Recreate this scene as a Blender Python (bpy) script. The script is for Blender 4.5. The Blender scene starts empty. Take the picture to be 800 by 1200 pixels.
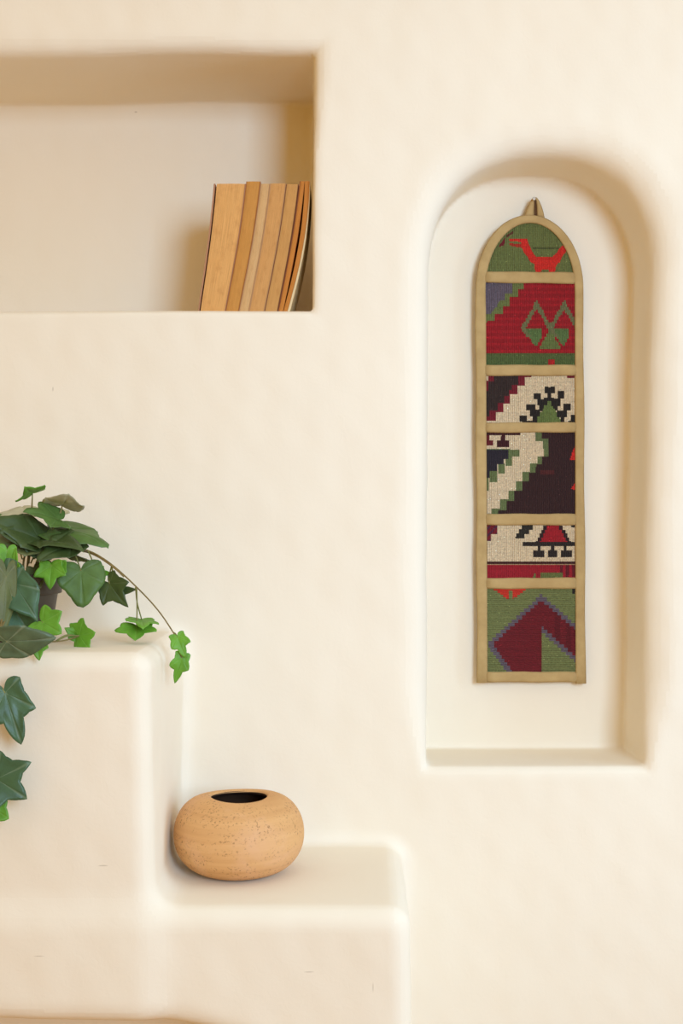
import bpy, bmesh, math, random
import numpy as np
from mathutils import Vector, Matrix

random.seed(7)
rng = np.random.default_rng(11)
SC = bpy.context.scene
COL = SC.collection
NICHE_D, ARCH_D = .24, .14            # depths of the two wall niches
D, F, ZC = 1.8, 1500.0, 1.30          # camera distance to the wall, focal length in pixels, camera height


def at(px, py, Y):
    """point at depth Y seen at pixel px, py"""
    s = (D + Y) / F
    return Vector(((px - 400) * s, Y, ZC - (py - 600) * s))


def lin(c):
    return tuple(((v / 255) / 12.92 if v / 255 <= .04045 else ((v / 255 + .055) / 1.055) ** 2.4) for v in c)


# ------------------------------------------------------------------ helpers
def link(name, me, mats=(), parent=None, loc=None):
    o = bpy.data.objects.new(name, me)
    COL.objects.link(o)
    for m in (mats if isinstance(mats, (list, tuple)) else [mats]):
        me.materials.append(m)
    if parent is not None:
        o.parent = parent
    if loc is not None:
        o.location = loc
    return o


def mesh_from(name, verts, faces, smooth=True):
    me = bpy.data.meshes.new(name)
    me.from_pydata([tuple(v) for v in verts], [], [tuple(f) for f in faces])
    if smooth:
        me.polygons.foreach_set('use_smooth', [True] * len(me.polygons))
    me.update()
    return me


def tag(o, label=None, cat=None, group=None, kind=None):
    if label: o['label'] = label
    if cat: o['category'] = cat
    if group: o['group'] = group
    if kind: o['kind'] = kind
    return o


def empty(name, loc):
    o = bpy.data.objects.new(name, None)
    o.empty_display_size = .05
    COL.objects.link(o)
    o.location = loc
    return o


class NT:
    def __init__(self, name):
        self.m = bpy.data.materials.new(name)
        self.m.use_nodes = True
        self.t = self.m.node_tree
        self.b = self.t.nodes['Principled BSDF']
        self.b.inputs['Specular IOR Level'].default_value = .25

    def n(self, kind, **kw):
        nd = self.t.nodes.new(kind)
        for k, v in kw.items():
            setattr(nd, k, v)
        return nd

    def l(self, a, b):
        self.t.links.new(a, b)

    def noise(self, vec, scale, detail=4, rough=.55, dist=0):
        nd = self.n('ShaderNodeTexNoise')
        nd.inputs['Scale'].default_value = scale
        nd.inputs['Detail'].default_value = detail
        nd.inputs['Roughness'].default_value = rough
        nd.inputs['Distortion'].default_value = dist
        self.l(vec, nd.inputs['Vector'])
        return nd.outputs['Fac']

    def ramp(self, fac, stops):
        nd = self.n('ShaderNodeValToRGB')
        cr = nd.color_ramp
        while len(cr.elements) < len(stops):
            cr.elements.new(.5)
        for e, (p, c) in zip(cr.elements, stops):
            e.position = p
            e.color = (*c, 1)
        self.l(fac, nd.inputs['Fac'])
        return nd.outputs['Color']

    def mix(self, a, b, fac, mode='MIX'):
        nd = self.n('ShaderNodeMix', data_type='RGBA', blend_type=mode)
        for inp, v in ((nd.inputs[0], fac), (nd.inputs[6], a), (nd.inputs[7], b)):
            if hasattr(v, 'is_linked'):
                self.l(v, inp)
            elif isinstance(v, (int, float)):
                inp.default_value = v
            else:
                inp.default_value = (*v, 1)
        return nd.outputs[2]

    def math(self, op, a, b=0.0):
        nd = self.n('ShaderNodeMath', operation=op)
        for inp, v in zip(nd.inputs, (a, b)):
            if hasattr(v, 'is_linked'):
                self.l(v, inp)
            else:
                inp.default_value = v
        return nd.outputs[0]

    def bump(self, h, strength, dist, prev=None):
        nd = self.n('ShaderNodeBump')
        nd.inputs['Strength'].default_value = strength
        nd.inputs['Distance'].default_value = dist
        self.l(h, nd.inputs['Height'])
        if prev is not None:
            self.l(prev, nd.inputs['Normal'])
        return nd.outputs['Normal']

    def coord(self, which='Object', scale=None):
        c = self.n('ShaderNodeTexCoord').outputs[which]
        if scale:
            mp = self.n('ShaderNodeMapping')
            mp.inputs['Scale'].default_value = scale
            self.l(c, mp.inputs['Vector'])
            c = mp.outputs['Vector']
        return c

    def done(self, color=None, rough=.6, normal=None):
        if color is not None:
            if hasattr(color, 'is_linked'):
                self.l(color, self.b.inputs['Base Color'])
            else:
                self.b.inputs['Base Color'].default_value = (*color, 1)
        if hasattr(rough, 'is_linked'):
            self.l(rough, self.b.inputs['Roughness'])
        else:
            self.b.inputs['Roughness'].default_value = rough
        if normal is not None:
            self.l(normal, self.b.inputs['Normal'])
        return self.m


# ------------------------------------------------------------------ materials
PLASTER = (.87, .765, .60)


def mat_plaster():
    m = NT('lime_plaster')
    c = m.coord()
    big = m.noise(c, 3.2, 3, .5)
    mid = m.noise(c, 26, 4, .6, .6)
    streak = m.noise(m.coord(scale=(9, 9, 2.2)), 4, 4, .6, .4)
    fine = m.noise(c, 150, 3, .6)
    a = tuple(v * .985 for v in PLASTER)
    b = tuple(min(.95, v * 1.01) for v in PLASTER)
    col = m.ramp(big, [(.3, a), (.7, b)])
    marks = None
    for (px_, py_, Y_, rx, rz) in ((62, 456, 0, 1.0, 3.4), (159, 131, NICHE_D, 2.2, 1.2), (437, 1158, -.3, .8, 7), (121, 1014, -.3, 7, 1.0), (48, 1117, -.3, 8, .8), (662, 300, ARCH_D, .8, 2.5), (362, 1140, -.3, 7, .8)):
        p_ = at(px_, py_, Y_)
        pp = (D + Y_) / F
        mp = m.n('ShaderNodeMapping')
        mp.inputs['Location'].default_value = (-p_.x / (rx * pp), -p_.y / .03, -p_.z / (rz * pp))
        mp.inputs['Scale'].default_value = (1 / (rx * pp), 1 / .03, 1 / (rz * pp))
        m.l(c, mp.inputs['Vector'])
        ln = m.n('ShaderNodeVectorMath', operation='LENGTH')
        m.l(mp.outputs['Vector'], ln.inputs[0])
        one = m.ramp(ln.outputs['Value'], [(.45, (1, 1, 1)), (1.0, (0, 0, 0))])
        marks = one if marks is None else m.math('MAXIMUM', marks, one)
    col = m.mix(col, lin((150, 128, 100)), m.math('MULTIPLY', marks, .38))
    n = m.bump(streak, .025, .008)
    n = m.bump(mid, .05, .0020, n)
    n = m.bump(m.noise(c, 62, 4, .65, 1.2), .17, .0014, n)
    n = m.bump(fine, .12, .0007, n)
    n = m.bump(marks, -.5, .002, n)
    return m.done(col, .88, n)


def mat_floor():
    m = NT('floor_tile')
    c = m.coord()
    br = m.n('ShaderNodeTexBrick')
    br.inputs['Scale'].default_value = 2.2
    br.inputs['Color1'].default_value = (*lin((222, 178, 124)), 1)
    br.inputs['Color2'].default_value = (*lin((212, 166, 112)), 1)
    br.inputs['Mortar'].default_value = (*lin((150, 132, 110)), 1)
    m.l(c, br.inputs['Vector'])
    return m.done(br.outputs['Color'], .6)


def mat_vase():
    m = NT('fired_clay')
    c = m.coord()
    band = m.noise(m.coord(scale=(1.2, 1.2, 34)), 2.2, 4, .6, .5)
    blot = m.noise(c, 16, 4, .6, .3)
    col = m.ramp(band, [(.3, lin((205, 152, 96))), (.55, lin((218, 166, 108))), (.75, lin((226, 178, 122)))])
    col = m.mix(col, lin((222, 172, 128)), m.ramp(blot, [(.5, (0, 0, 0)), (.68, (.65, .65, .65))]))
    vor = m.n('ShaderNodeTexVoronoi')
    vor.inputs['Scale'].default_value = 260
    m.l(c, vor.inputs['Vector'])
    dense = m.ramp(m.noise(m.coord(scale=(1, 1, 3)), 24, 2, .5), [(.40, (0, 0, 0)), (.58, (1, 1, 1))])
    dot = m.ramp(vor.outputs['Distance'], [(.12, (1, 1, 1)), (.32, (0, 0, 0))])
    spk = m.math('MULTIPLY', m.ramp(m.noise(c, 330, 2, .6), [(.56, (0, 0, 0)), (.68, (1, 1, 1))]), dense)
    col = m.mix(col, lin((112, 74, 42)), m.math('MULTIPLY', spk, .6))
    n = m.bump(band, .2, .002)
    n = m.bump(m.noise(c, 240, 3), .25, .0006, n)
    n = m.bump(spk, -.4, .0006, n)
    return m.done(col, .72, n)


def mat_vase_inside():
    m = NT('dark_clay_inside')
    c = m.coord()
    return m.done(m.ramp(m.noise(c, 30), [(.3, lin((74, 50, 34))), (.7, lin((96, 66, 44)))]), .9)


def mat_pages(name, c1, c2):
    m = NT(name)
    uv = m.coord('UV', (46, .8, 1))
    st = m.noise(uv, 3.0, 4, .7)
    col = m.ramp(st, [(.32, tuple(v * .6 for v in lin(c1))), (.50, lin(c1)), (.75, lin(c2))])
    blot = m.noise(m.coord('UV', (1, 3, 1)), 3, 3)
    col = m.mix(col, lin((176, 112, 52)), m.ramp(blot, [(.5, (0, 0, 0)), (.75, (.35, .35, .35))]))
    return m.done(col, .85, m.bump(st, .7, .0012))


def mat_card(name, c):
    m = NT(name)
    k = m.coord()
    f = m.noise(k, 60, 3)
    return m.done(m.ramp(f, [(.3, tuple(v * .85 for v in lin(c))), (.7, lin(c))]), .6)


def mat_tape():
    m = NT('khaki_twill_tape')
    k = m.coord()
    w = m.n('ShaderNodeTexWave', wave_type='BANDS', bands_direction='DIAGONAL')
    w.inputs['Scale'].default_value = 420
    m.l(k, w.inputs['Vector'])
    f = m.noise(k, 45, 4)
    col = m.ramp(f, [(.3, lin((172, 142, 92))), (.7, lin((188, 158, 106)))])
    n = m.bump(w.outputs['Fac'], .25, .0004)
    n = m.bump(m.noise(k, 25, 3), .5, .0016, n)
    return m.done(col, .85, n)


def mat_kilim(name, direction):
    m = NT(name)
    at_ = m.n('ShaderNodeVertexColor', layer_name='yarn')
    k = m.coord()
    w = m.n('ShaderNodeTexWave', wave_type='BANDS', bands_direction=direction)
    w.inputs['Scale'].default_value = 108
    w.inputs['Distortion'].default_value = .6
    w.inputs['Detail'].default_value = 1
    m.l(k, w.inputs['Vector'])
    fl = m.noise(k, 420, 2, .7)
    col = m.mix(at_.outputs['Color'], m.ramp(fl, [(.3, (.78, .78, .78)), (.7, (1.15, 1.15, 1.15))]), 1.0, 'MULTIPLY')
    n = m.bump(w.outputs['Fac'], .85, .0024)
    n = m.bump(fl, .5, .0008, n)
    m.b.inputs['Sheen Weight'].default_value = .05
    return m.done(col, .9, n)


def mat_leaf(name, base, vein, rough=.42):
    m = NT(name)
    at_ = m.n('ShaderNodeVertexColor', layer_name='vein')
    k = m.coord()
    f = m.noise(k, 55, 3)
    b = lin(base)
    col = m.ramp(f, [(.3, tuple(v * .8 for v in b)), (.7, tuple(v * 1.15 for v in b))])
    col = m.mix(col, lin(vein), m.math('MULTIPLY', at_.outputs['Color'], .55))
    n = m.bump(m.noise(k, 260, 3), .25, .0008)
    n = m.bump(at_.outputs['Color'], -.5, .0012, n)
    m.b.inputs['Specular IOR Level'].default_value = .35
    return m.done(col, rough, n)


def mat_simple(name, c, rough=.6, scale=60, amt=.15, bump=0.0):
    m = NT(name)
    k = m.coord()
    f = m.noise(k, scale, 3)
    b = lin(c)
    col = m.ramp(f, [(.3, tuple(v * (1 - amt) for v in b)), (.7, tuple(v * (1 + amt) for v in b))])
    return m.done(col, rough, m.bump(f, bump, .002) if bump else None)


M_PLASTER = mat_plaster()

# ------------------------------------------------------------------ the plaster wall: one signed-distance solid
f32 = np.float32


def smax(a, b, k):
    h = np.maximum(k - np.abs(a - b), 0) / k
    return np.maximum(a, b) + h * h * k * f32(.25)


def smin(a, b, k):
    return -smax(-a, -b, k)


def rbox(x, y, z, lo, hi, r):
    qx = np.abs(x - f32((lo[0] + hi[0]) / 2)) - f32((hi[0] - lo[0]) / 2 - r)
    qy = np.abs(y - f32((lo[1] + hi[1]) / 2)) - f32((hi[1] - lo[1]) / 2 - r)
    qz = np.abs(z - f32((lo[2] + hi[2]) / 2)) - f32((hi[2] - lo[2]) / 2 - r)
    out = np.sqrt(np.maximum(qx, 0) ** 2 + np.maximum(qy, 0) ** 2 + np.maximum(qz, 0) ** 2)
    return out + np.minimum(np.maximum(np.maximum(qx, qy), qz), 0) - f32(r)


ST_X, ST_TOP = -.222, -.166       # upper step: right face, top
LO_X, LO_TOP = .081, -.467        # lower step
ST_FRONT = -.300


def arch2d(x, z):
    t = np.clip((f32(.25) - z) / f32(.55), 0, 1)
    left = f32(.127) - f32(.011) * t
    right = f32(.441) - f32(.012) * t
    cx, hw = (left + right) / 2, (right - left) / 2
    zs, h, n = f32(.335), f32(.175), f32(2.35)
    ax = np.abs(x - cx) / hw
    az = np.maximum(z - zs, 0) / h
    d = ((ax ** n + az ** n) ** (1 / n) - 1) * hw
    return smax(d, f32(-.358) - z, f32(.008))


def blocks(x, y, z):
    a = rbox(x, y, z, (-1.05, ST_FRONT, -1.6), (ST_X, .2, ST_TOP), .024)
    b = rbox(x, y, z, (-1.05, ST_FRONT, -1.6), (LO_X, .2, LO_TOP), .025)
    s = smin(a, b, f32(.035))
    op_top = f32(-.598) - f32(.02) * (x + f32(.4)) - f32(1.6) * np.maximum(x + f32(.24), 0) ** 2
    o = np.maximum(np.maximum(z - op_top, np.abs(x + f32(.44)) - f32(.42)), y + f32(.02))
    return smax(s, -o, f32(.035))


def solid(x, y, z):
    s = -y + 0 * x + 0 * z
    lip = f32(.006) * np.exp(-((x + f32(.22)) / f32(.13)) ** 2) - f32(.003)
    q = smax(smax(np.abs(x + f32(.505)) - f32(.465), np.abs(z - f32(.4665) - lip / 2) - f32(.1835) - lip / 2, f32(.005)), y - f32(NICHE_D), f32(.010))
    s = smax(s, -q, f32(.012) + f32(.016) * np.clip((z - f32(.5)) / f32(.12), 0, 1))
    a = smax(arch2d(x, z), y - f32(ARCH_D), f32(.008))
    kk = f32(.016) + f32(.034) * np.clip((z + f32(.36)) / f32(.12), 0, 1)
    s = smax(s, -a, kk)
    return smin(s, blocks(x, y, z), f32(.022))


def build_wall():
    h = .0055
    lo = np.array([-1.20, -.345, -1.30])
    hi = np.array([.80, .285, .90])
    n = np.ceil((hi - lo) / h).astype(int) + 1
    ax = [(lo[i] + h * np.arange(n[i])).astype(f32) for i in range(3)]
    f = solid(ax[0][:, None, None], ax[1][None, :, None], ax[2][None, None, :]).astype(f32)
    ins = f < 0
    cnt = np.zeros(tuple(n - 1), np.int8)
    for i in (0, 1):
        for j in (0, 1):
            for k in (0, 1):
                cnt += ins[i:n[0] - 1 + i, j:n[1] - 1 + j, k:n[2] - 1 + k]
    act = (cnt > 0) & (cnt < 8)
    ci = np.argwhere(act)
    idx = np.full(tuple(n - 1), -1, np.int32)
    idx[act] = np.arange(len(ci))
    p = lo + (ci + .5) * h
    p = p.astype(f32)
    faces = []
    # x-, y-, z-edges whose ends differ make one quad each
    for d in range(3):
        u, v = (d + 1) % 3, (d + 2) % 3
        sl0 = [slice(None)] * 3
        sl1 = [slice(None)] * 3
        sl0[d] = slice(0, -1)
        sl1[d] = slice(1, None)
        a, b = ins[tuple(sl0)], ins[tuple(sl1)]
        e = np.argwhere(a != b)
        ok = (e[:, u] > 0) & (e[:, v] > 0) & (e[:, u] < n[u] - 1) & (e[:, v] < n[v] - 1)
        e = e[ok]
        flip = a[tuple(e.T)]
        q = []
        for du, dv in ((-1, -1), (0, -1), (0, 0), (-1, 0)):
            c = e.copy()
            c[:, u] += du
            c[:, v] += dv
            q.append(idx[tuple(c.T)])
        q = np.stack(q, 1)
        q[~flip] = q[~flip][:, ::-1]
        faces.append(q)
    faces = np.concatenate(faces)
    del f, ins, cnt, idx

    def S(P):
        return solid(P[:, 0], P[:, 1], P[:, 2])

    def grad(P, e=.0015):
        g = np.empty_like(P)
        for i in range(3):
            dlt = np.zeros(3, f32)
            dlt[i] = e
            g[:, i] = (S(P + dlt) - S(P - dlt)) / (2 * e)
        return g
    for _ in range(4):
        g = grad(p)
        g2 = np.maximum((g * g).sum(1), .2)
        st = np.clip(S(p) / g2, -h, h)
        p = p - g * st[:, None]
    raw = p.copy()
    # hand-trowelled unevenness: a smooth vector field bends every edge a little
    fade = np.clip(np.minimum.reduce([p[:, 0] - lo[0], hi[0] - p[:, 0], hi[2] - p[:, 2]]) / .12, 0, 1)[:, None]
    off = np.zeros_like(p)
    for wl, amp, cnt_ in ((.60, .0030, 4), (.26, .0006, 6), (.075, .00028, 7), (.032, .0002, 6)):
        for _ in range(cnt_):
            kdir = rng.normal(size=3)
            kdir /= np.linalg.norm(kdir)
            ph = rng.uniform(0, 6.28)
            vec = rng.normal(size=3)
            vec /= np.linalg.norm(vec)
            off += (np.sin(p @ (kdir * 2 * math.pi / (wl * rng.uniform(.8, 1.25))).astype(f32) + ph)[:, None] * (vec * amp * .75)).astype(f32)
    # the tops of the steps and the shelf stay level
    nz = grad(p)
    nz /= np.linalg.norm(nz, axis=1)[:, None]
    flat = np.clip(np.abs(nz[:, 2]) * 1.2, 0, 1)
    off[:, 2] *= (1 - .7 * flat)
    # worn, bulging upper lip of the book niche
    p = p + off * fade
    return raw, p, faces, lo, hi


raw, PV, PF, GLO, GHI = build_wall()


def np_mesh(name, verts, faces):
    me = bpy.data.meshes.new(name)
    me.vertices.add(len(verts))
    me.vertices.foreach_set('co', verts.astype(f32).ravel())
    nf = len(faces)
    me.loops.add(nf * 4)
    me.loops.foreach_set('vertex_index', faces.astype(np.int32).ravel())
    me.polygons.add(nf)
    me.polygons.foreach_set('loop_start', np.arange(nf, dtype=np.int32) * 4)
    me.polygons.foreach_set('loop_total', np.full(nf, 4, np.int32))
    me.polygons.foreach_set('use_smooth', np.ones(nf, bool))
    me.update(calc_edges=True)
    me.validate()
    return me


PVW = PV.copy()
PVW[:, 2] += ZC
fc = raw[PF].mean(1)
is_block = (fc[:, 1] < -.016)


def vertex_normals(v, fcs):
    a = v[fcs[:, 2]] - v[fcs[:, 0]]
    b = v[fcs[:, 3]] - v[fcs[:, 1]]
    fn = np.cross(a, b)
    nn = np.zeros_like(v)
    for i in range(4):
        np.add.at(nn, fcs[:, i], fn)
    return nn / np.maximum(np.linalg.norm(nn, axis=1), 1e-12)[:, None]


VN = vertex_normals(PVW.astype(np.float64), PF)


def sub(name, mask):
    fs = PF[mask]
    used, inv = np.unique(fs, return_inverse=True)
    me = np_mesh(name, PVW[used], inv.reshape(fs.shape))
    me.normals_split_custom_set_from_vertices([tuple(v) for v in VN[used]])
    return me


wall_me = sub('wall_back', ~is_block)
wall = link('wall_back', wall_me, M_PLASTER)
wall['kind'] = 'structure'
# the flat wall round the sculpted area
bm = bmesh.new()
X0, X1, Z0, Z1 = -2.6, 2.3, 0, 2.7
gx0, gx1, gz1 = GLO[0] + .006, GHI[0] - .006, ZC + GHI[2] - .006
for (a, b, c, d) in ((X0, gx0, Z0, Z1), (gx1, X1, Z0, Z1), (gx0, gx1, gz1, Z1)):
    bm.faces.new([bm.verts.new(v) for v in ((a, 0, c), (b, 0, c), (b, 0, d), (a, 0, d))])
me = bpy.data.meshes.new('wall_back')
bm.to_mesh(me)
bm.free()
o = link('wall_back_surround', me, M_PLASTER)
o['kind'] = 'structure'

ledge = link('stepped_ledge', sub('stepped_ledge', is_block), M_PLASTER)
tag(ledge, 'white plaster stepped ledge built against the wall, carrying the ivy and the clay vase', 'ledge', kind='structure')

me = mesh_from('floor', [(X0, 0, 0), (X1, 0, 0), (X1, -4.2, 0), (X0, -4.2, 0)], [(0, 3, 2, 1)], False)
link('floor', me, mat_floor())['kind'] = 'structure'


def top_z(x, y, r, zlo, zhi):
    """height of the plaster under a footprint"""
    m = (np.hypot(PVW[:, 0] - x, PVW[:, 1] - y) < r) & (PVW[:, 2] > zlo) & (PVW[:, 2] < zhi)
    return float(PVW[m, 2].max())


# ------------------------------------------------------------------ clay vase
def lathe(profile, seg=96, close_bottom=True):
    vs, fs = [], []
    for r, z in profile:
        for k in range(seg):
            a = 2 * math.pi * k / seg
            vs.append((r * math.cos(a), r * math.sin(a), z))
    for i in range(len(profile) - 1):
        for k in range(seg):
            k2 = (k + 1) % seg
            fs.append((i * seg + k, i * seg + k2, (i + 1) * seg + k2, (i + 1) * seg + k))
    return vs, fs


VY = -.14
vc = at(280, 600, VY)
vz = top_z(vc.x, VY, .05, ZC - .52, ZC - .44)
vase = empty('clay_vase', (vc.x, VY, vz))
tag(vase, 'round squat tan clay vase with a dark mouth on the lower step', 'vase')
VH, VR = .0985, .0838
prof = [(0.0005, 0.002), (.026, .002), (.031, 0.0)]
for i in range(1, 40):
    t = i / 40
    a = math.pi * (t * .955 + .02) - math.pi / 2
    ex = 2 / 2.25
    r0_ = .0300 if a < 0 else .0385
    r = r0_ + (VR - r0_) * abs(math.cos(a)) ** ex
    z = VH * .5 + VH * .5 * math.copysign(abs(math.sin(a)) ** (2 / 2.06), math.sin(a))
    prof.append((r, z))
prof += [(.0415, VH * .9965), (.0390, VH * 1.0), (.0370, VH * .992), (.0362, VH * .975)]
v, f = lathe(prof)
# slightly uneven hand-thrown form
v = [(x * (1 + .008 * math.sin(2 * math.atan2(y, x) + .5 + 20 * z)), y * (1 + .008 * math.cos(3 * math.atan2(y, x))), z + .0012 * math.sin(2 * math.atan2(y, x) + 1) * (z / VH)) for x, y, z in v]
link('body', mesh_from('body', v, f), mat_vase(), vase)
inner = [(.0364, VH * .978), (.0375, VH * .95)]
for i in range(1, 20):
    t = i / 20
    a = math.pi / 2 - math.pi * t * .95
    inner.append((.034 + (VR - .042) * abs(math.cos(a)) ** .9, VH * .5 + VH * .44 * math.sin(a)))
inner.append((.0005, VH * .062))
v, f = lathe(inner)
link('interior', mesh_from('interior', v, [q[::-1] for q in f]), mat_vase_inside(), vase)

# ------------------------------------------------------------------ books
PAGE_MATS = [mat_pages('pages_peach', (228, 168, 98), (242, 190, 120)),
             mat_pages('pages_orange', (212, 148, 72), (224, 164, 88)),
             mat_pages('pages_pale', (224, 178, 120), (236, 196, 140)),
             mat_pages('pages_tan', (220, 162, 96), (234, 180, 116)),
             mat_pages('pages_brown', (216, 160, 92), (228, 176, 110)),
             mat_pages('pages_amber', (212, 136, 60), (230, 158, 78))]
BY = .030          # depth of the fore-edges


def sheet(path, t0, t1, y0, y1, name, mat, parent, uvs=True, wave=0.0):
    """solid between offsets t0..t1 (fractions of the thickness) of a leaning book; path(t)->(xl, xr, z)"""
    NV = 14
    NU = 8
    vs, fs, uv = [], [], {}
    bm_ = bmesh.new()
    grid = {}
    for s, yy in enumerate((y0, y1)):
        for i in range(NV + 1):
            xl, xr, z = path(i / NV)
            for j in range(NU + 1):
                u = t0 + (t1 - t0) * j / NU
                dy = -wave * math.sin(math.pi * j / NU) if s == 0 else 0
                grid[s, i, j] = bm_.verts.new((xl + (xr - xl) * u, yy + dy, z))
                uv[grid[s, i, j]] = (u, i / NV)
    def q(*k):
        bm_.faces.new([grid[x] for x in k])
    for i in range(NV):
        for j in range(NU):
            q((0, i, j), (0, i, j + 1), (0, i + 1, j + 1), (0, i + 1, j))
            q((1, i, j), (1, i + 1, j), (1, i + 1, j + 1), (1, i, j + 1))
        q((0, i, 0), (0, i + 1, 0), (1, i + 1, 0), (1, i, 0))
        q((0, i, NU), (1, i, NU), (1, i + 1, NU), (0, i + 1, NU))
    for j in range(NU):
        q((0, 0, j), (1, 0, j), (1, 0, j + 1), (0, 0, j + 1))
        q((0, NV, j), (0, NV, j + 1), (1, NV, j + 1), (1, NV, j))
    lay = bm_.loops.layers.uv.new('UVMap')
    for fa in bm_.faces:
        for lp in fa.loops:
            lp[lay].uv = uv[lp.vert]
    bmesh.ops.recalc_face_normals(bm_, faces=bm_.faces)
    me_ = bpy.data.meshes.new(name)
    bm_.to_mesh(me_)
    bm_.free()
    return link(name, me_, mat, parent)


# pixel corners: (top-left, top-right, bottom-left, bottom-right, top row, page material, cover colour, curve, label)
BOOKS = [
    (250.5, 288, 231.5, 263.5, 215.5, 0, (180, 128, 92), .10, 'thick paperback at the open end of the row, pink-brown cover standing off its pages', .0),
    (288.3, 305, 263.8, 279.2, 212.8, 1, (168, 104, 48), .10, 'slim orange-paged paperback, tallest, between the thick peach book and the pale strip-like book', .0),
    (305.3, 316.4, 279.5, 291, 215.5, 2, (188, 140, 92), .10, 'thinnest pale-paged paperback in the middle of the leaning row', .0),
    (316.6, 335, 291.2, 309, 215.2, 3, (196, 148, 98), .10, 'tan-paged paperback between the thin pale book and the brown-paged book', .0),
    (335.3, 350, 309.2, 324.8, 216, 4, (130, 80, 44), .12, 'brownish-paged paperback second from the niche corner', .0),
]
bz = top_z(-.15, .09, .09, ZC + .26, ZC + .31)
sB = (D + BY) / F
ZREF = ZC + (600 - 215.3) * sB
for (tl, tr, bl, br, ty, pm, cc, cv, label, _) in BOOKS:
    zt = ZC + (600 - ty) * sB

    def path(t, tl=tl, tr=tr, bl=bl, br=br, zt=zt, cv=cv):
        tr_ = (zt - bz) * t / (ZREF - bz)
        tt = tr_ + .10 * math.sin(math.pi * tr_) * (1 - .55 * (1 - tr_))      # bows toward the upright at the top
        return (((bl + (tl - bl) * tt) - 400) * sB, ((br + (tr - br) * tt) - 400) * sB, bz + (zt - bz) * t)
    b = empty('paperback_book', Vector((0, 0, 0)))
    b.location = (((bl + br) / 2 - 400) * sB, BY + .055, bz)
    tag(b, label, 'book', 'old paperbacks leaning in the wall niche')
    inv = Matrix.Translation(-b.location)
    th = (br - bl) * sB
    ct = min(.0010 / th, .1)
    gap = .0026 / th if pm == 0 else 0
    dep = .108 + .004 * (pm % 3)
    mc = mat_card('cover_card_' + str(pm), cc)
    parts = [sheet(path, ct + gap, 1 - ct, BY, BY + dep - .002, 'page_block', PAGE_MATS[pm], b, wave=.0012)]
    parts.append(sheet(path, 0, ct * (1.9 if pm == 0 else 1), BY - .0012, BY + dep, 'front_cover', mc, b))
    parts.append(sheet(path, 1 - ct, 1, BY - .0008, BY + dep, 'back_cover', mc, b))
    parts.append(sheet(path, ct, 1 - ct, BY + dep - .002, BY + dep, 'spine', mc, b))
    for p_ in parts:
        p_.data.transform(inv)

# the last, thin book: bent, its page block split open
zt = ZC + (600 - 212.5) * sB
b = empty('paperback_book', ((337 - 400) * sB, BY + .055, bz))
tag(b, 'thin bent amber-paged paperback in the niche corner, its pages split apart', 'book', 'old paperbacks leaning in the wall niche')
inv = Matrix.Translation(-b.location)


def pth(ltop, lmid, lbot, rtop, rmid, rbot):
    def path(t):
        tr_ = (zt - bz) * t / (ZREF - bz)
        bow = tr_ + .10 * math.sin(math.pi * tr_) * (1 - .55 * (1 - tr_))

        def q3(a, m_, c):       # leans and bows like its neighbour, plus its own bend at mid height
            return c + (a - c) * bow + m_ * 4 * tr_ * (1 - tr_)
        return ((q3(ltop, lmid, lbot) - 400) * sB, (q3(rtop, rmid, rbot) - 400) * sB, bz + (zt - bz) * t)
    return path


mc = mat_card('cover_card_dark_orange', (150, 84, 40))
mg = mat_card('cover_card_grey', (228, 204, 156))
pA = pth(351.7, 0, 326.1, 356.5, .6, 331)
pB = pth(357, 3.0, 331.3, 362.6, 3.2, 336)
pC = pth(362.7, 3.3, 336.2, 363.3, 3.6, 339)
pD = pth(350.7, 0, 325.2, 351.6, 0, 326.0)
pt = [sheet(pA, 0, 1, BY, BY + .1, 'page_block', PAGE_MATS[5], b, wave=.001),
      sheet(pB, 0, 1, BY, BY + .1, 'page_block', PAGE_MATS[5], b, wave=.001),
      sheet(pC, 0, 1, BY - .0008, BY + .102, 'back_cover', mg, b),
      sheet(pD, 0, 1, BY - .0008, BY + .102, 'front_cover', mc, b),
      sheet(pth(350.7, 0, 325.2, 363.3, 3.6, 339), 0, 1, BY + .1, BY + .102, 'spine', mc, b)]
for p_ in pt:
    p_.data.transform(inv)

# ------------------------------------------------------------------ kilim wall hanging
HY = .126                 # front plane of the hanging
sH = (D + HY) / F
GREEN, RED, MAROON = (108, 116, 64), (150, 24, 32), (112, 26, 34)
BRIGHT, CREAM, DARK = (214, 44, 34), (226, 202, 164), (54, 40, 36)
BROWN, SLATE, WINE = (56, 32, 32), (102, 90, 100), (120, 28, 40)
LGREEN, BLACK, NAVY = (104, 116, 72), (40, 34, 30), (44, 38, 46)
OLIVE = (118, 124, 74)


def inpoly(x, y, poly):
    c = False
    j = len(poly) - 1
    for i in range(len(poly)):
        xi, yi = poly[i]
        xj, yj = poly[j]
        if (yi > y) != (yj > y) and x < (xj - xi) * (y - yi) / (yj - yi) + xi:
            c = not c
        j = i
    return c


def stair(y, steps):
    """steps: (y limit, x) in falling order of rows"""
    for lim, x in steps:
        if y < lim:
            return x
    return -1e9


def box(x, y, *bs):
    return any(a <= x < c and b_ <= y < d for a, b_, c, d in bs)


BIRD = [(272, 318), (385, 322), (400, 362), (418, 402), (442, 430), (545, 430), (572, 405), (590, 378), (604, 362), (632, 362), (632, 398), (608, 425),
        (592, 462), (566, 490), (560, 540), (525, 540), (520, 510), (482, 510), (466, 540), (440, 540), (430, 475), (405, 465), (386, 428), (366, 408), (352, 372), (345, 340), (275, 334)]
BEAK = [(275, 348), (350, 352), (356, 378), (282, 364)]


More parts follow.
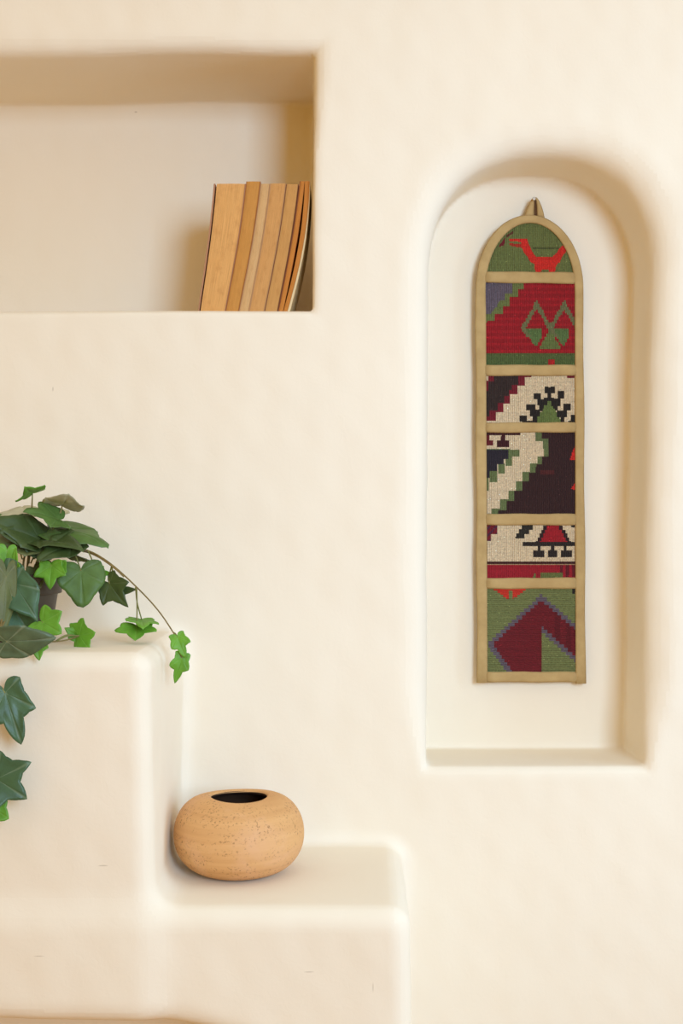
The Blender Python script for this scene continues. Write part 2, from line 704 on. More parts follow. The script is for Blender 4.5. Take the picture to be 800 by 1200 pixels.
def p1(x, y):
    if inpoly(x, y, BIRD): return BRIGHT
    if inpoly(x, y, BEAK): return (180, 46, 34)
    if inpoly(x, y, [(205, 372), (250, 306), (244, 352), (236, 362)]): return WINE
    if inpoly(x, y, [(250, 300), (300, 270), (300, 285), (262, 310)]): return (96, 50, 40)
    if 372 < y < 384 and 420 < x < 590: return (74, 80, 44)
    return GREEN


def p2(x, y):
    if box(x, y, (515, 600, 560, 640)): return (176, 34, 34)
    if y > 557: return (84, 100, 54)
    if y < 145 and x < 266 or y < 190 and x < 214 or y < 240 and x < 162 or y < 285 and x < 148 - (y - 240) * .7: return SLATE
    if x < stair(y, [(112, 346), (168, 304), (232, 250), (282, 200), (332, 146), (345, 92)]): return GREEN
    q = 12
    X, Y = (x // q + .5) * q, (y // q + .5) * q
    for cx in (435, 627):
        d = (Y - 195) * .56
        if 190 < y < 384 and d - 28 <= abs(X - cx) <= d + 4: return (112, 112, 74)
        if 384 <= y < 528:
            if cx - 106 + (Y - 384) * .62 < X < cx - 78 + (Y - 384) * .62 and Y < 440: return (112, 112, 74)
            if cx - 86 + max(0, Y - 405) * .75 < X < cx + 34 - max(0, Y - 450) * .62: return (92, 116, 66)
    if box(x, y, (514, 345, 548, 425)): return (100, 108, 66)
    if 415 < y < 527 and abs(X - 528) < 14 + (Y - 415) * .58: return (104, 118, 64)
    return (170, 28, 36) if (int(y / 9) * 7919) % 5 < 2 else RED


def p3(x, y):
    if box(x, y, (70, 58, 100, 95)): return CREAM
    if box(x, y, (100, 58, 142, 100), (70, 95, 100, 165)): return WINE
    if x < stair(y, [(124, 310), (162, 266), (202, 244), (248, 210), (300, 165), (346, 108)]): return DARK
    if x < stair(y, [(70, 400), (130, 354), (192, 302), (252, 250), (312, 204), (372, 156)]): return WINE
    if box(x, y, (648, 58, 700, 76)): return WINE
    if box(x, y, (490, 135, 520, 185), (512, 142, 536, 238), (530, 135, 560, 185), (415, 185, 465, 226), (440, 224, 512, 266), (580, 168, 626, 220), (540, 222, 602, 272),
           (565, 270, 585, 300), (360, 258, 425, 302), (388, 296, 460, 346), (455, 262, 480, 310), (620, 254, 676, 300), (578, 300, 650, 348), (410, 340, 440, 384), (314, 338, 365, 378),
           (336, 372, 442, 390), (676, 334, 704, 380), (655, 372, 704, 390), (600, 345, 626, 390)): return BLACK
    if y > 240 and abs(x - 520) < 18 + ((y - 240) // 24) * 15: return (104, 120, 64)
    if y > 215 and abs(x - 520) < 34 + max(0, (y - 240) // 24) * 15 and int(y / 24) % 2: return BLACK
    return CREAM


P4R = [(115, 470), (240, 521), (290, 476), (350, 431), (410, 385), (475, 335), (545, 280), (610, 226), (650, 170)]
P4G = [(130, 426), (186, 478), (238, 486), (287, 440), (342, 390), (407, 340), (472, 290), (532, 240), (597, 181), (650, 126)]


def p4(x, y):
    if inpoly(x, y, [(704, 165), (684, 205), (668, 262), (704, 262)]) or inpoly(x, y, [(704, 418), (672, 462), (704, 468)]): return BRIGHT
    if x > stair(y, P4R): return (84, 36, 36) if (330 < y < 360 and 460 < x < 560) else BROWN
    if x > stair(y, P4G): return LGREEN
    if y < 88 and x < 326 or box(x, y, (190, 80, 219, 132), (164, 126, 248, 170)): return (66, 28, 30)
    if box(x, y, (70, 80, 112, 162), (108, 124, 134, 162)): return (104, 30, 36)
    if 192 < y and x < stair(y, [(252, 240), (292, 204), (340, 164), (388, 110)]): return NAVY
    if box(x, y, (235, 190, 318, 240), (218, 228, 268, 302), (168, 284, 216, 356), (108, 340, 160, 412), (70, 388, 104, 472)): return LGREEN
    if 183 < y < 194 and x < 250: return LGREEN
    return CREAM


def p5(x, y):
    if y > 370:
        if box(x, y, (465, 418, 616, 470), (414, 424, 430, 470)): return GREEN
        if x > 600 and y < 452 and int(x / 22) % 2: return (104, 26, 34)
        return (160, 28, 42)
    if 346 < y < 361: return (66, 28, 26)
    if y >= 361: return (176, 140, 104)
    if box(x, y, (70, 90, 166, 152), (70, 150, 120, 204)): return WINE if (x + y) % 50 > 18 else (80, 40, 60)
    if box(x, y, (334, 90, 410, 122), (310, 120, 386, 152), (290, 150, 350, 184)): return (46, 42, 36)
    if box(x, y, (340, 206, 700, 239), (440, 236, 462, 268), (530, 236, 556, 268), (624, 236, 646, 268), (410, 266, 486, 313), (516, 268, 580, 313), (606, 268, 680, 313),
           (675, 90, 700, 104)): return (46, 38, 34)
    st = (y - 95) // 27
    if 90 < y < 210:
        if abs(x - 552) < 42 + st * 14: return (166, 30, 40)
        if abs(x - 552) < 68 + st * 14: return (50, 30, 32)
    return CREAM


def p6(x, y):
    q = 25
    Y = (y // q + .5) * q
    if y < 158 and abs(x - 250) < 108 - ((y - 85) // 16) * 20: return OLIVE if 243 < x < 270 and y > 100 else (206, 52, 36)
    if box(x, y, (686, 86, 704, 126)): return BLACK
    def mar(g):
        l = 470 - (Y - 165 + g) * 1.10 if Y < 472 else 130 - g * 1.1 + (Y - 472) * .72
        if Y > 160 - g and max(l, 118 - g) < x < 470: return not (False)
        r_hi, r_lo = 170 - g + (x - 470) * .86, 352 + g + (x - 470) * .88
        return x >= 464 and r_hi < Y < r_lo
    if mar(0): return MAROON if x < 560 or int(x / 40) % 2 else (98, 22, 30)
    if mar(38): return SLATE
    return OLIVE


def edge_l(py): return 569 + 2 * (py - 333) / 454
def edge_r(py): return 673 + 1 * (py - 333) / 454
def out_l(py): return 556.5 + 2 * (py - 340) / 460
def out_r(py): return 683 + 3 * (py - 340) / 460


ACX, ACY = 622.0, 340.0


def arch_half(py, a, b_):
    if py >= ACY: return a
    t = (ACY - py) / b_
    return a * math.sqrt(max(0, 1 - t * t))


hang = empty('kilim_wall_hanging', at(622, 799, HY + .004))
tag(hang, 'long arched kilim wall hanging of six woven panels edged in khaki tape', 'wall hanging')
HL = hang.location.copy()


def loc(px, py, dy=0.0):
    p_ = at(px, py, HY)
    p_.y += dy
    return p_ - HL


M_TAPE = mat_tape()
M_KV = mat_kilim('kilim_upright_ribs', 'X')
M_KH = mat_kilim('kilim_level_ribs', 'Z')


def weave(name, fn, y0, y1, sc, ox, oy, mat, arch=False, jit=.06):
    nx, ny = 100, int(round((y1 - y0)))
    vs, fs, cols = [], [], []
    for j in range(ny + 1):
        py = y0 + (y1 - y0) * j / ny
        l, r = edge_l(py) - 3, edge_r(py) + 3
        if arch:
            hw = arch_half(py, 54, 81)
            l, r = max(l, ACX - hw), min(r, ACX + hw)
        for i in range(nx + 1):
            px = l + (r - l) * i / nx
            u, w_ = i / nx, j / ny
            puff = -.0022 * (4 * u * (1 - u)) ** .5 * (4 * w_ * (1 - w_)) ** .5 + .0009 * math.sin(px * .09 + y0) * math.sin(py * .07)
            vs.append(loc(px, py, puff + .0012))
    rows = rng.normal(1, jit * .55, ny)
    for j in range(ny):
        py = y0 + (y1 - y0) * (j + .5) / ny
        for i in range(nx):
            a = j * (nx + 1) + i
            fs.append((a, a + nx + 1, a + nx + 2, a + 1))
            l, r = edge_l(py) - 3, edge_r(py) + 3
            if arch:
                hw = arch_half(py, 54, 81)
                l, r = max(l, ACX - hw), min(r, ACX + hw)
            px = l + (r - l) * (i + .5) / nx
            c = lin(fn((px - ox) * sc, (py - oy) * sc))
            g = rows[j] * rng.normal(1, jit)
            if rng.random() < .004: g *= 2.2
            cols.append(tuple(min(1, v * g) for v in c))
    me_ = mesh_from(name, vs, fs)
    ca = me_.color_attributes.new('yarn', 'FLOAT_COLOR', 'CORNER')
    arr = np.repeat(np.array([(*c, 1) for c in cols], f32), 4, axis=0)
    ca.data.foreach_set('color', arr.ravel())
    o_ = link(name, me_, mat, hang)
    md = o_.modifiers.new('thick', 'SOLIDIFY')
    md.thickness = .0018
    md.offset = -1
    return o_


K = 5.926
weave('kilim_panel', p1, 258, 322, 5.333, 545, 220, M_KV, True)
weave('kilim_panel', p2, 330, 430, K, 555, 320, M_KV)
weave('kilim_panel', p3, 439, 498, K, 555, 430, M_KV)
weave('kilim_panel', p4, 505, 605, K, 555, 495, M_KV)
weave('kilim_panel', p5, 614, 680, K, 555, 600, M_KV)
weave('kilim_panel', p6, 688, 790, K, 555, 675, M_KH)


def strip(name, A, B, depth, thick, parent, mat, nseg=6):
    """a cloth tape between two pixel polylines A and B, gently rounded, with thickness"""
    vs, fs = [], []
    n = len(A)
    for (ax_, ay), (bx, by) in zip(A, B):
        for k in range(nseg + 1):
            t = k / nseg
            bulge = -.0016 * (1 - (2 * t - 1) ** 4)
            vs.append(loc(ax_ + (bx - ax_) * t, ay + (by - ay) * t, depth + bulge))
    for i in range(n - 1):
        for k in range(nseg):
            a = i * (nseg + 1) + k
            fs.append((a, a + nseg + 1, a + nseg + 2, a + 1))
    me_ = mesh_from(name, vs, fs)
    bm_ = bmesh.new()
    bm_.from_mesh(me_)
    bmesh.ops.recalc_face_normals(bm_, faces=bm_.faces)
    if sum(f_.normal.y for f_ in bm_.faces) > 0:
        bmesh.ops.reverse_faces(bm_, faces=bm_.faces)
    bm_.to_mesh(me_)
    bm_.free()
    o_ = link(name, me_, mat, parent)
    md = o_.modifiers.new('thick', 'SOLIDIFY')
    md.thickness = thick
    md.offset = -1
    return o_


outer, innr = [], []
for i in range(24):
    py = 800 - (800 - 342) * i / 24
    w_ = .5 * math.sin(py * .045)
    outer.append((out_l(py) + w_, py))
    innr.append((edge_l(py), py))
for i in range(41):
    a = math.pi * (1 - i / 40)
    outer.append((ACX - 2.0 + 63.2 * math.cos(a) + 0, ACY - 88.0 * math.sin(a) ** .96))
    innr.append((ACX - 1.2 + 52.2 * math.cos(a), ACY - 78.4 * math.sin(a)))
for i in range(1, 25):
    py = 342 + (801 - 342) * i / 24
    w_ = .5 * math.sin(py * .04 + 1)
    outer.append((out_r(py) + w_, py))
    innr.append((edge_r(py), py))
strip('edge_tape', outer, innr, -.0012, .0045, hang, M_TAPE)
for (ya, yb, tl) in ((318.5, 332, 1.2), (427.5, 440.5, 0), (495, 507, -.5), (602, 615.5, 0), (677, 690, -.5), (787, 799.5, 0)):
    A = [(edge_l(ya) - 1.2 + (edge_r(ya) - edge_l(ya) + 2.4) * i / 10, ya + tl * (i / 10 - .5) + .3 * math.sin(i * 1.3)) for i in range(11)]
    B = [(x, yb + tl * (i / 10 - .5) + .3 * math.sin(i * 1.1 + ya)) for i, (x, _) in enumerate(A)]
    strip('cross_tape', A, B, -.0006, .004, hang, M_TAPE)
# backing cloth
ol = [o_ for o_ in outer]
vsb = [loc(ACX + (x - ACX) * .97, y if y < 799 else 798, .0048) for x, y in ol]
half = len(ol) // 2
fsb = [(i, i + 1, len(ol) - 2 - i, len(ol) - 1 - i) for i in range(half - 1)]
bk = link('backing_cloth', mesh_from('backing_cloth', vsb, fsb, False), mat_simple('backing_cotton', (170, 146, 108), .9, 80), hang)
md = bk.modifiers.new('thick', 'SOLIDIFY')
md.thickness = .002
# loop: a folded tape, its two legs meeting over the nail with a slit between
LA = [(613.5, 256), (615.8, 248), (618.6, 241), (621.6, 235), (624.0, 231.6)]
LB = [(625.6, 256), (625.6, 248), (625.8, 241), (626.0, 235), (626.4, 231.2)]
RA = [(629.2, 256), (629.1, 248), (628.8, 241), (628.2, 235), (626.3, 231.3)]
RB = [(638.4, 256), (636.6, 248), (634.4, 241), (631.8, 235), (629.2, 231.4)]
strip('hanging_loop', LA, LB, .0005, .002, hang, M_TAPE, 4)
strip('hanging_loop', [(618.5, 255), (620, 247), (622, 241), (624, 235.5), (625, 233)], [(634, 255), (633, 247), (631, 241), (629, 235.5), (627.5, 233)], .0034, .001, hang, mat_simple('shaded_fold_brown', (96, 66, 40), .9), 4)  # back fold of the same tape, its inner shade painted in as dark brown
strip('hanging_loop', RA, RB, .0012, .002, hang, M_TAPE, 4)
# nail in the plaster
nl = at(625.6, 232.5, .118)
vs, fs = lathe([(.0003, 0), (.0022, .0002), (.0026, .0012), (.0012, .0020), (.0009, .0030), (.0008, .024), (.0002, .026)], 16)
vs = [(x, z, -y) for x, y, z in vs]
nail = link('nail', mesh_from('nail', vs, fs), mat_simple('painted_steel', (214, 206, 192), .5), None, nl)
tag(nail, 'small pale nail in the arched niche holding up the kilim loop', 'nail')

# ------------------------------------------------------------------ ivy in its pot
PX, PY_ = 23, -.13
pc = at(PX, 600, PY_)
pz = top_z(pc.x, PY_, .055, ZC - .2, ZC - .14)
ivy = empty('potted_ivy', (pc.x, PY_, pz))
tag(ivy, 'trailing green ivy in a dark plastic pot on the upper step', 'potted plant')
IL = ivy.location.copy()
PH = (ZC - .0795) - pz
prof = [(.0005, .004), (.037, .004), (.038, 0), (.0395, .001), (.0485, PH - .0285), (.0490, PH - .027), (.0535, PH - .026), (.0540, PH - .025), (.0548, PH - .002), (.0545, PH), (.0530, PH), (.0522, PH - .002), (.050, PH - .02)]
v, f = lathe(prof, 64)
link('pot', mesh_from('pot', v, f), mat_simple('dark_plastic', (76, 64, 50), .45, 30, .1), ivy)
v, f = lathe([(.0005, PH - .008), (.02, PH - .007), (.04, PH - .010), (.051, PH - .012)], 40)
v = [(x, y, z + random.uniform(-.0015, .0015)) for x, y, z in v]
link('soil', mesh_from('soil', v, [q[::-1] for q in f]), mat_simple('potting_soil', (58, 44, 32), .95, 120, .4, .6), ivy)

TONES = {
    'slate': (mat_leaf('leaf_slate', (84, 100, 70), (150, 156, 122), .42), mat_leaf('leaf_slate_under', (96, 106, 80), (124, 130, 104), .6)),
    'bright': (mat_leaf('leaf_bright', (100, 152, 40), (126, 168, 64), .5), mat_leaf('leaf_bright_under', (104, 150, 66), (124, 164, 84), .6)),
    'mid': (mat_leaf('leaf_mid', (84, 112, 50), (100, 124, 66), .5), mat_leaf('leaf_mid_under', (104, 112, 78), (122, 128, 96), .6)),
    'dark': (mat_leaf('leaf_dark', (64, 80, 36), (92, 102, 58), .48), mat_leaf('leaf_dark_under', (72, 84, 56), (96, 106, 80), .6)),
    'grey': (mat_leaf('leaf_grey', (184, 178, 144), (198, 190, 158), .55), mat_leaf('leaf_grey_under', (110, 114, 90), (130, 134, 112), .6)),
    'teal': (mat_leaf('leaf_teal', (66, 94, 60), (124, 140, 106), .4), mat_leaf('leaf_teal_under', (84, 104, 82), (112, 124, 104), .6)),
    'olive': (mat_leaf('leaf_olive', (96, 100, 54), (130, 128, 86), .5), mat_leaf('leaf_olive_under', (96, 98, 66), (118, 120, 90), .6)),
}
M_STEM = mat_simple('ivy_stem', (128, 108, 62), .6, 90, .2)
M_PETI = mat_simple('ivy_petiole', (124, 122, 66), .55, 90, .2)

# outlines in polar form round the petiole: (degrees from the tip, radius)
KINDS = {
    'ivy': [(0, 1.0), (9, .84), (24, .56), (40, .62), (52, .70), (62, .60), (80, .42), (100, .42), (114, .46), (130, .38), (150, .25), (168, .11), (180, .05)],
    'broad': [(0, 1.0), (8, .90), (20, .76), (36, .66), (52, .66), (64, .60), (82, .52), (102, .50), (118, .48), (134, .40), (154, .26), (170, .11), (180, .05)],
    'star': [(0, 1.0), (10, .86), (24, .66), (42, .76), (56, .92), (66, .80), (82, .60), (104, .64), (120, .74), (134, .60), (152, .36), (168, .16), (180, .07)],
    'long': [(0, 1.0), (7, .90), (16, .74), (28, .58), (42, .50), (56, .46), (74, .36), (98, .30), (116, .28), (134, .22), (154, .14), (170, .07), (180, .04)],
}
NVEIN = [0, 4, 8]
NR = 8


def leaf_mesh(base, tip, W, wv, fold, curl, kind, seed):
    r_ = random.Random(seed)
    b0, t0 = at(*base), at(*tip)
    axis = t0 - b0
    L = axis.length
    ay = axis.normalized()
    if wv is None:
        view = (Vector((0, -D, ZC)) - b0).normalized()
        ax_ = ay.cross(view).normalized()      # across, square to the line of sight
    else:
        w3 = Vector((wv[0], wv[2], -wv[1]))
        ax_ = (w3 - ay * w3.dot(ay)).normalized()
    nz = ax_.cross(ay).normalized()
    if nz.dot((Vector((0, -D, ZC)) - b0)) < 0:
        nz = -nz
    pts = KINDS[kind]
    out = []
    for a, r in pts:
        out.append((a, r * (1 + r_.uniform(-.05, .05))))
    full = [(a, r) for a, r in out] + [(-a, r * (1 + r_.uniform(-.06, .06))) for a, r in out[-2:0:-1]]
    # subdivide the rim
    rim = []
    n = len(full)
    for i in range(n):
        a0, r0 = full[i]
        a1, r1 = full[(i + 1) % n]
        if a1 < a0 - 200: a1 += 360
        if a0 > 0 and a1 < 0: a1 += 360
        for s in range(3):
            t = s / 3
            rim.append((a0 + (a1 - a0) * t, r0 + (r1 - r0) * t, i if s == 0 else -1))
    vs = [b0]
    vein = [1.0]
    ph = r_.uniform(0, 6)
    for k in range(1, NR + 1):
        q = k / NR
        for (a, r, idx) in rim:
            ra = math.radians(a)
            x, y = r * q * math.sin(ra) * W, r * q * math.cos(ra)
            isv = idx >= 0 and any(abs(abs(full[idx][0]) - KINDS[kind][vi][0]) < .5 for vi in NVEIN)
            rho = r * q
            h = fold * abs(x) - curl * max(y, 0) ** 2 - .45 * curl * x * x + .035 * math.sin(3.1 * ra + ph) * rho + .022 * math.sin(9 * q + ph * 2 + ra * 2) * rho
            h += (-.018 if isv else .010) * min(1, rho * 2.2)
            vs.append(b0 + ax_ * (x * L) + ay * (y * L) + nz * (h * L))
            vein.append(1.0 if isv else 0.0)
    R = len(rim)
    fs = []
    for j in range(R):
        fs.append((0, 1 + j, 1 + (j + 1) % R))
    for k in range(NR - 1):
        for j in range(R):
            a, b_ = 1 + k * R + j, 1 + k * R + (j + 1) % R
            fs.append((a, a + R, b_ + R, b_))
    me_ = mesh_from('leaf', [p_ - IL for p_ in vs], fs)
    bm_ = bmesh.new()
    bm_.from_mesh(me_)
    if sum((f_.normal.dot(nz) * f_.calc_area() for f_ in bm_.faces)) < 0:
        bmesh.ops.reverse_faces(bm_, faces=bm_.faces)
    bm_.to_mesh(me_)
    bm_.free()
    ca = me_.color_attributes.new('vein', 'FLOAT_COLOR', 'POINT')
    ca.data.foreach_set('color', np.array([(v_, v_, v_, 1) for v_ in vein], f32).ravel())
    return me_


def tube(name, pts, r0, r1, mat, parent, sub_=6):
    """a smooth stem through world points"""
    P = [Vector(p_) for p_ in pts]
    path = []
    for i in range(len(P) - 1):
        a, b_, c, d = P[max(i - 1, 0)], P[i], P[i + 1], P[min(i + 2, len(P) - 1)]
        for s in range(sub_):
            t = s / sub_
            path.append(.5 * ((2 * b_) + (c - a) * t + (2 * a - 5 * b_ + 4 * c - d) * t * t + (3 * b_ - a - 3 * c + d) * t ** 3))
    path.append(P[-1])
    vs, fs = [], []
    S = 8
    up = Vector((.3, .9, .2))
    for i, p_ in enumerate(path):
        d = (path[min(i + 1, len(path) - 1)] - path[max(i - 1, 0)]).normalized()
        u = d.cross(up)
        u = u.normalized() if u.length > 1e-4 else d.orthogonal().normalized()
        w_ = d.cross(u)
        r = r0 + (r1 - r0) * i / (len(path) - 1)
        for k in range(S):
            an = 2 * math.pi * k / S
            vs.append(p_ + u * (r * math.cos(an)) + w_ * (r * math.sin(an)) - IL)
    n = len(path)
    for i in range(n - 1):
        for k in range(S):
            fs.append((i * S + k, i * S + (k + 1) % S, (i + 1) * S + (k + 1) % S, (i + 1) * S + k))
    fs.append(tuple(range(S))[::-1])
    fs.append(tuple((n - 1) * S + k for k in range(S)))
    return link(name, mesh_from(name, vs, fs), mat, parent)


CR = (32, 668, -.135)          # crown
# base, tip, width/length, across vector (px right, px down, depth toward the wall) or None, fold, curl, outline, tone, petiole start
LEAVES = [
    ((38, 578, -.130), (31, 575, -.168), .98, (37, -19, 3), .12, .10, 'ivy', 'bright', (33, 640, -.14)),
    ((73, 592, -.135), (80, 583, -.178), 1.05, (42, 6, 2), .10, .12, 'broad', 'grey', (66, 625, -.14)),
    ((68, 608, -.150), (27, 596, -.185), 1.0, (7, 15, -22), .15, .1, 'ivy', 'mid', (50, 650, -.14)),
    ((66, 603, -.105), (38, 597, -.085), 1.0, (2, 8, -30), .1, .1, 'broad', 'grey', (50, 640, -.13)),
    ((70, 619, -.140), (129, 629, -.170), .8, (-3, 9, -26), -.10, .22, 'broad', 'mid', (48, 650, -.14)),
    ((46, 631, -.155), (94, 636, -.195), .75, (-2, 9, -26), .2, .15, 'broad', 'dark', (40, 655, -.14)),
    ((84, 638, -.165), (44, 654, -.205), .75, (6, 15, -18), .2, .1, 'broad', 'dark', (50, 655, -.15)),
    ((46, 632, -.160), (-6, 609, -.200), .75, (-6, 14, -22), .2, .1, 'broad', 'dark', (34, 655, -.14)),
    ((46, 636, -.150), (2, 622, -.205), .75, (-5, 12, -22), .2, .1, 'broad', 'dark', (36, 660, -.14)),
    ((31, 606, -.115), (-8, 600, -.100), .9, (0, 12, -22), .1, .1, 'broad', 'grey', (30, 645, -.13)),
    ((39, 637, -.160), (-14, 638, -.205), .85, (0, 12, -26), .15, .1, 'broad', 'olive', (34, 660, -.14)),
    ((68, 616, -.120), (90, 628, -.140), .7, (6, 10, -20), .1, .1, 'broad', 'dark', (46, 650, -.14)),
    ((58, 624, -.130), (36, 634, -.160), .7, (6, 10, -20), .1, .1, 'broad', 'dark', (46, 650, -.14)),
    ((8, 646, -.205), (4, 680, -.215), .75, None, .2, .05, 'ivy', 'bright', (20, 664, -.17)),
    ((18, 682, -.215), (18, 641, -.205), .62, (10, 0, -9), .3, .0, 'ivy', 'bright', (12, 690, -.2)),
    ((60, 663, -.195), (58, 692, -.205), 1.15, (20, 3, -4), .18, .05, 'ivy', 'bright', (48, 655, -.16)),
    ((66, 668, -.188), (78, 656, -.192), 1.1, None, .1, .0, 'broad', 'bright', (52, 656, -.16)),
    ((95, 669, -.178), (97, 711, -.192), 1.2, (40, 2, 4), .06, .12, 'broad', 'mid', (85, 644, -.16)),
    ((112, 670, -.170), (131, 673, -.172), .75, None, .1, .05, 'ivy', 'bright', (103, 645, -.17)),
    ((128, 684, -.175), (148, 711, -.185), 1.05, (24, -10, -6), .2, .1, 'ivy', 'dark', (131, 662, -.18)),
    ((136, 694, -.170), (158, 690, -.180), .9, (4, 18, -8), .2, .1, 'ivy', 'dark', (131, 662, -.18)),
    ((77, 645, -.150), (104, 661, -.160), .7, (8, -8, -16), .3, .1, 'long', 'olive', (62, 648, -.15)),
    ((166, 726, -.175), (168, 733, -.214), .95, (32, 4, 2), .06, .1, 'ivy', 'bright', (159, 688, -.19)),
    ((160, 734, -.185), (158, 750, -.205), 1.9, (38, -1, 3), .1, .1, 'ivy', 'bright', (160, 690, -.19)),
    ((208, 747, -.205), (217, 770, -.212), .88, (22, -6, 3), .1, .1, 'ivy', 'bright', (203, 741, -.2)),
    ((213, 771, -.205), (205, 800, -.208), .72, (22, 6, 3), .12, .1, 'ivy', 'bright', (211, 758, -.205)),
    ((93, 745, -.225), (112, 741, -.235), 1.1, None, .16, .05, 'star', 'bright', (66, 751, -.24)),
    ((90, 745, -.222), (76, 736, -.228), .9, None, .1, .05, 'broad', 'bright', (66, 751, -.24)),
    ((50, 729, -.255), (71, 742, -.264), 1.08, None, .10, .05, 'star', 'bright', (36, 735, -.24)),
    ((8, 752, -.334), (67, 749, -.340), .62, (0, 24, 6), .12, .1, 'broad', 'slate', (-6, 745, -.29)),
    ((17, 684, -.245), (44, 727, -.262), .72, (22, -12, 8), .15, .1, 'broad', 'teal', (6, 680, -.23)),
    ((10, 702, -.225), (38, 748, -.235), .95, None, .12, .1, 'broad', 'teal', (0, 690, -.21)),
    ((43, 753, -.314), (46, 774, -.318), 1.1, None, .1, .05, 'ivy', 'bright', (20, 752, -.31)),
    ((7, 676, -.262), (3, 750, -.275), .42, (22, 0, 20), -.2, .05, 'broad', 'olive', (0, 660, -.22)),
    ((8, 668, -.215), (32, 690, -.225), .85, None, .1, .1, 'broad', 'teal', (2, 664, -.19)),
    ((6, 812, -.340), (25, 874, -.348), .78, (40, -12, 10), .14, .1, 'ivy', 'teal', (-6, 802, -.332)),
    ((-4, 913, -.340), (31, 936, -.348), 1.05, None, .12, .08, 'star', 'teal', (-10, 880, -.332)),
    ((-16, 942, -.338), (11, 960, -.342), 1.1, None, .08, .05, 'broad', 'bright', (-12, 910, -.332)),
    ((40, 668, -.160), (48, 690, -.175), .7, None, .1, .05, 'broad', 'olive', (36, 665, -.14)),
    # beyond the left edge of the photograph
    ((-10, 640, -.170), (-50, 632, -.210), .95, (0, 20, -20), .2, .1, 'broad', 'dark', (20, 660, -.14)),
    ((-5, 612, -.120), (-38, 596, -.140), .95, (0, 16, -22), .2, .1, 'ivy', 'mid', (20, 655, -.13)),
    ((-20, 655, -.200), (-42, 690, -.215), 1.0, None, .15, .1, 'ivy', 'mid', (10, 662, -.16)),
    ((-22, 700, -.230), (-48, 738, -.240), .9, None, .15, .1, 'broad', 'teal', (-8, 680, -.2)),
    ((-12, 680, -.240), (-20, 725, -.250), .8, None, .15, .1, 'ivy', 'bright', (0, 670, -.2)),
    ((-30, 740, -.300), (-70, 752, -.312), .8, None, .15, .1, 'ivy', 'dark', (-14, 740, -.28)),
    ((-20, 830, -.338), (-44, 872, -.345), .9, None, .12, .1, 'ivy', 'teal', (-10, 812, -.332)),
    ((10, 620, -.080), (30, 600, -.060), .9, (14, 12, -12), .1, .1, 'broad', 'dark', (26, 655, -.12)),
]
for i, (base, tip, W, wv, fold, curl, kind, tone, pet) in enumerate(LEAVES):
    lf = link('leaf', leaf_mesh(base, tip, W, wv, fold, curl, kind, i * 13 + 5), list(TONES[tone]), ivy)
    if tone in ('bright', 'grey'):
        lf['label'] = 'bright green young ivy leaf' if tone == 'bright' else 'pale greyish underside of an ivy leaf'
    md = lf.modifiers.new('thick', 'SOLIDIFY')
    md.thickness = .0005
    md.offset = -1
    md.material_offset = 1
    md.material_offset_rim = 0
    a, b_ = at(*pet), at(*base)
    mid = (a + b_) / 2 + Vector((random.uniform(-.002, .002), random.uniform(-.003, .003), .25 * abs(a.x - b_.x) * random.uniform(.3, .8)))
    tube('petiole', [a, mid, b_], .0010, .0008, M_PETI, lf)


def stem(pts, r0=.0014, r1=.0008):
    tube('stem', [at(*p_) for p_ in pts], r0, r1, M_STEM, ivy)


stem([(34, 678, -.135), (46, 660, -.145), (66, 647, -.155), (85, 643, -.162), (105, 646, -.17), (130, 661, -.18), (160, 688, -.19), (185, 715, -.2), (204, 743, -.203), (211, 758, -.205), (213, 771, -.205)], .0014, .0007)
stem([(36, 678, -.14), (60, 649, -.15), (90, 645, -.16), (112, 651, -.172), (133, 665, -.183), (145, 676, -.187)], .0013, .0009)
stem([(30, 678, -.13), (33, 655, -.135), (33, 640, -.14), (36, 610, -.138), (38, 583, -.13)], .0015, .0009)
stem([(36, 678, -.13), (46, 655, -.138), (62, 630, -.14), (70, 605, -.138), (73, 592, -.135)], .0016, .001)
stem([(38, 680, -.14), (42, 662, -.145), (50, 640, -.145), (60, 620, -.14)], .0016, .001)
stem([(28, 678, -.14), (28, 655, -.145), (36, 640, -.15), (46, 630, -.155)], .0015, .001)
stem([(26, 678, -.15), (12, 664, -.18), (0, 662, -.215), (-2, 690, -.24), (2, 725, -.27), (-4, 748, -.295), (-8, 760, -.325), (-6, 802, -.333), (-10, 850, -.333), (-11, 905, -.333), (-15, 942, -.338)], .0017, .001)
stem([(22, 680, -.16), (14, 676, -.20), (16, 690, -.235), (8, 720, -.26), (0, 746, -.29), (20, 752, -.3), (42, 752, -.3)], .0014, .001)
stem([(0, 746, -.262), (30, 752, -.252), (60, 752, -.243), (78, 750, -.232), (93, 745, -.225)], .0012, .0008)
stem([(20, 676, -.15), (2, 664, -.16), (-14, 668, -.2), (-20, 700, -.23), (-14, 740, -.28), (-22, 745, -.3)], .0015, .001)

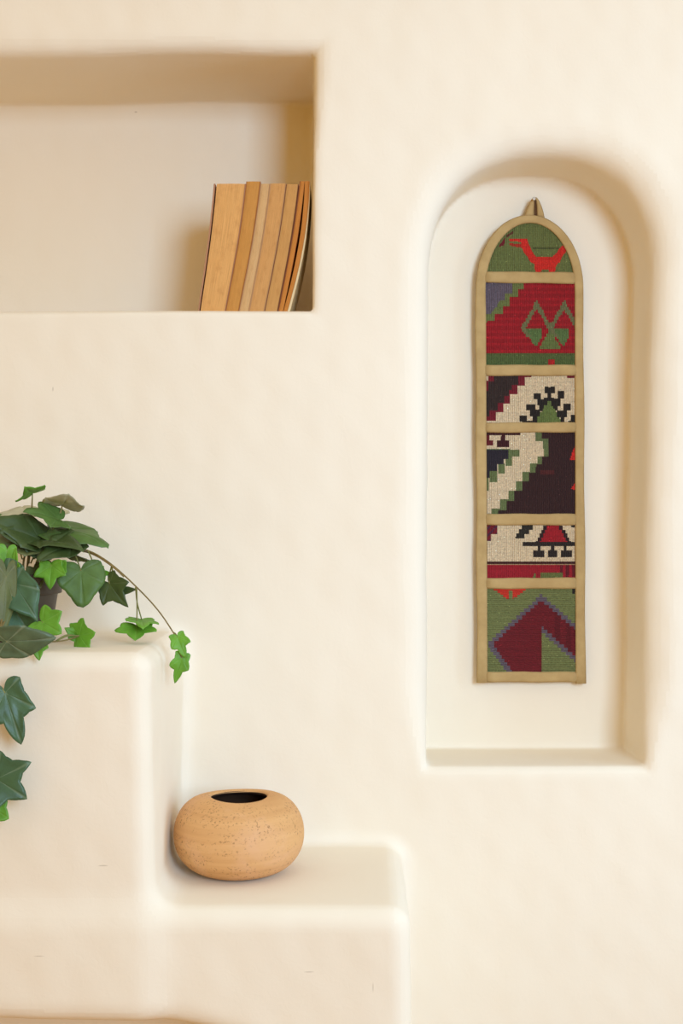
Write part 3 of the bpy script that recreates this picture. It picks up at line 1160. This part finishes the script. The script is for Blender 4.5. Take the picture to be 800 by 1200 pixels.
# ------------------------------------------------------------------ light
def area(name, loc_, target, sx, sy, power, color):
    l = bpy.data.lights.new(name, 'AREA')
    l.shape = 'RECTANGLE'
    l.size, l.size_y = sx, sy
    l.energy = power
    l.color = color
    o_ = bpy.data.objects.new(name, l)
    COL.objects.link(o_)
    o_.location = loc_
    o_.rotation_euler = (Vector(target) - Vector(loc_)).to_track_quat('-Z', 'Y').to_euler()
    return o_


# cool daylight from two windows of the room (behind the camera to the right, and in the right-hand wall)
key = area('window_light', (1.0, -2.9, ZC + .55), (.2, 0, ZC + .12), .85, 1.1, 23.6, (.465, .70, 1.0))
key.data.spread = math.radians(100)
area('side_window_light', (1.9, -.6, ZC), (-.1, -.2, ZC - .3), .9, 1.3, 20, (.32, .62, 1.0))
# the rest of the room: warm lamp-lit surroundings, paler and cooler overhead
w = bpy.data.worlds.new('World')
SC.world = w
w.use_nodes = True
nt = w.node_tree
bg = nt.nodes['Background']
tc = nt.nodes.new('ShaderNodeTexCoord')
sp = nt.nodes.new('ShaderNodeSeparateXYZ')
mr = nt.nodes.new('ShaderNodeMapRange')
mr.data_type = 'FLOAT_VECTOR'
mr.inputs[7].default_value = (0, 0, 0)
mr.inputs[8].default_value = (1, 1, 1)
mr.inputs[9].default_value = (.645, .365, .035)
mr.inputs[10].default_value = (.98, .95, .89)
nt.links.new(tc.outputs['Generated'], sp.inputs[0])
nt.links.new(sp.outputs['Z'], mr.inputs[6])
nt.links.new(mr.outputs[1], bg.inputs['Color'])
bg.inputs['Strength'].default_value = .96

cam = bpy.data.cameras.new('camera')
cam.sensor_fit = 'VERTICAL'
cam.sensor_height = 36.0
cam.lens = 36.0 * F / 1200.0
co = bpy.data.objects.new('camera', cam)
COL.objects.link(co)
co.location = (0, -D, ZC)
co.rotation_euler = (math.pi / 2, 0, 0)
SC.camera = co

vs_ = SC.view_settings
SC.display_settings.display_device = 'sRGB'
vs_.view_transform = 'Standard'
vs_.look = 'None'
vs_.exposure = 0.0
vs_.gamma = 1.0
vs_.use_curve_mapping = False
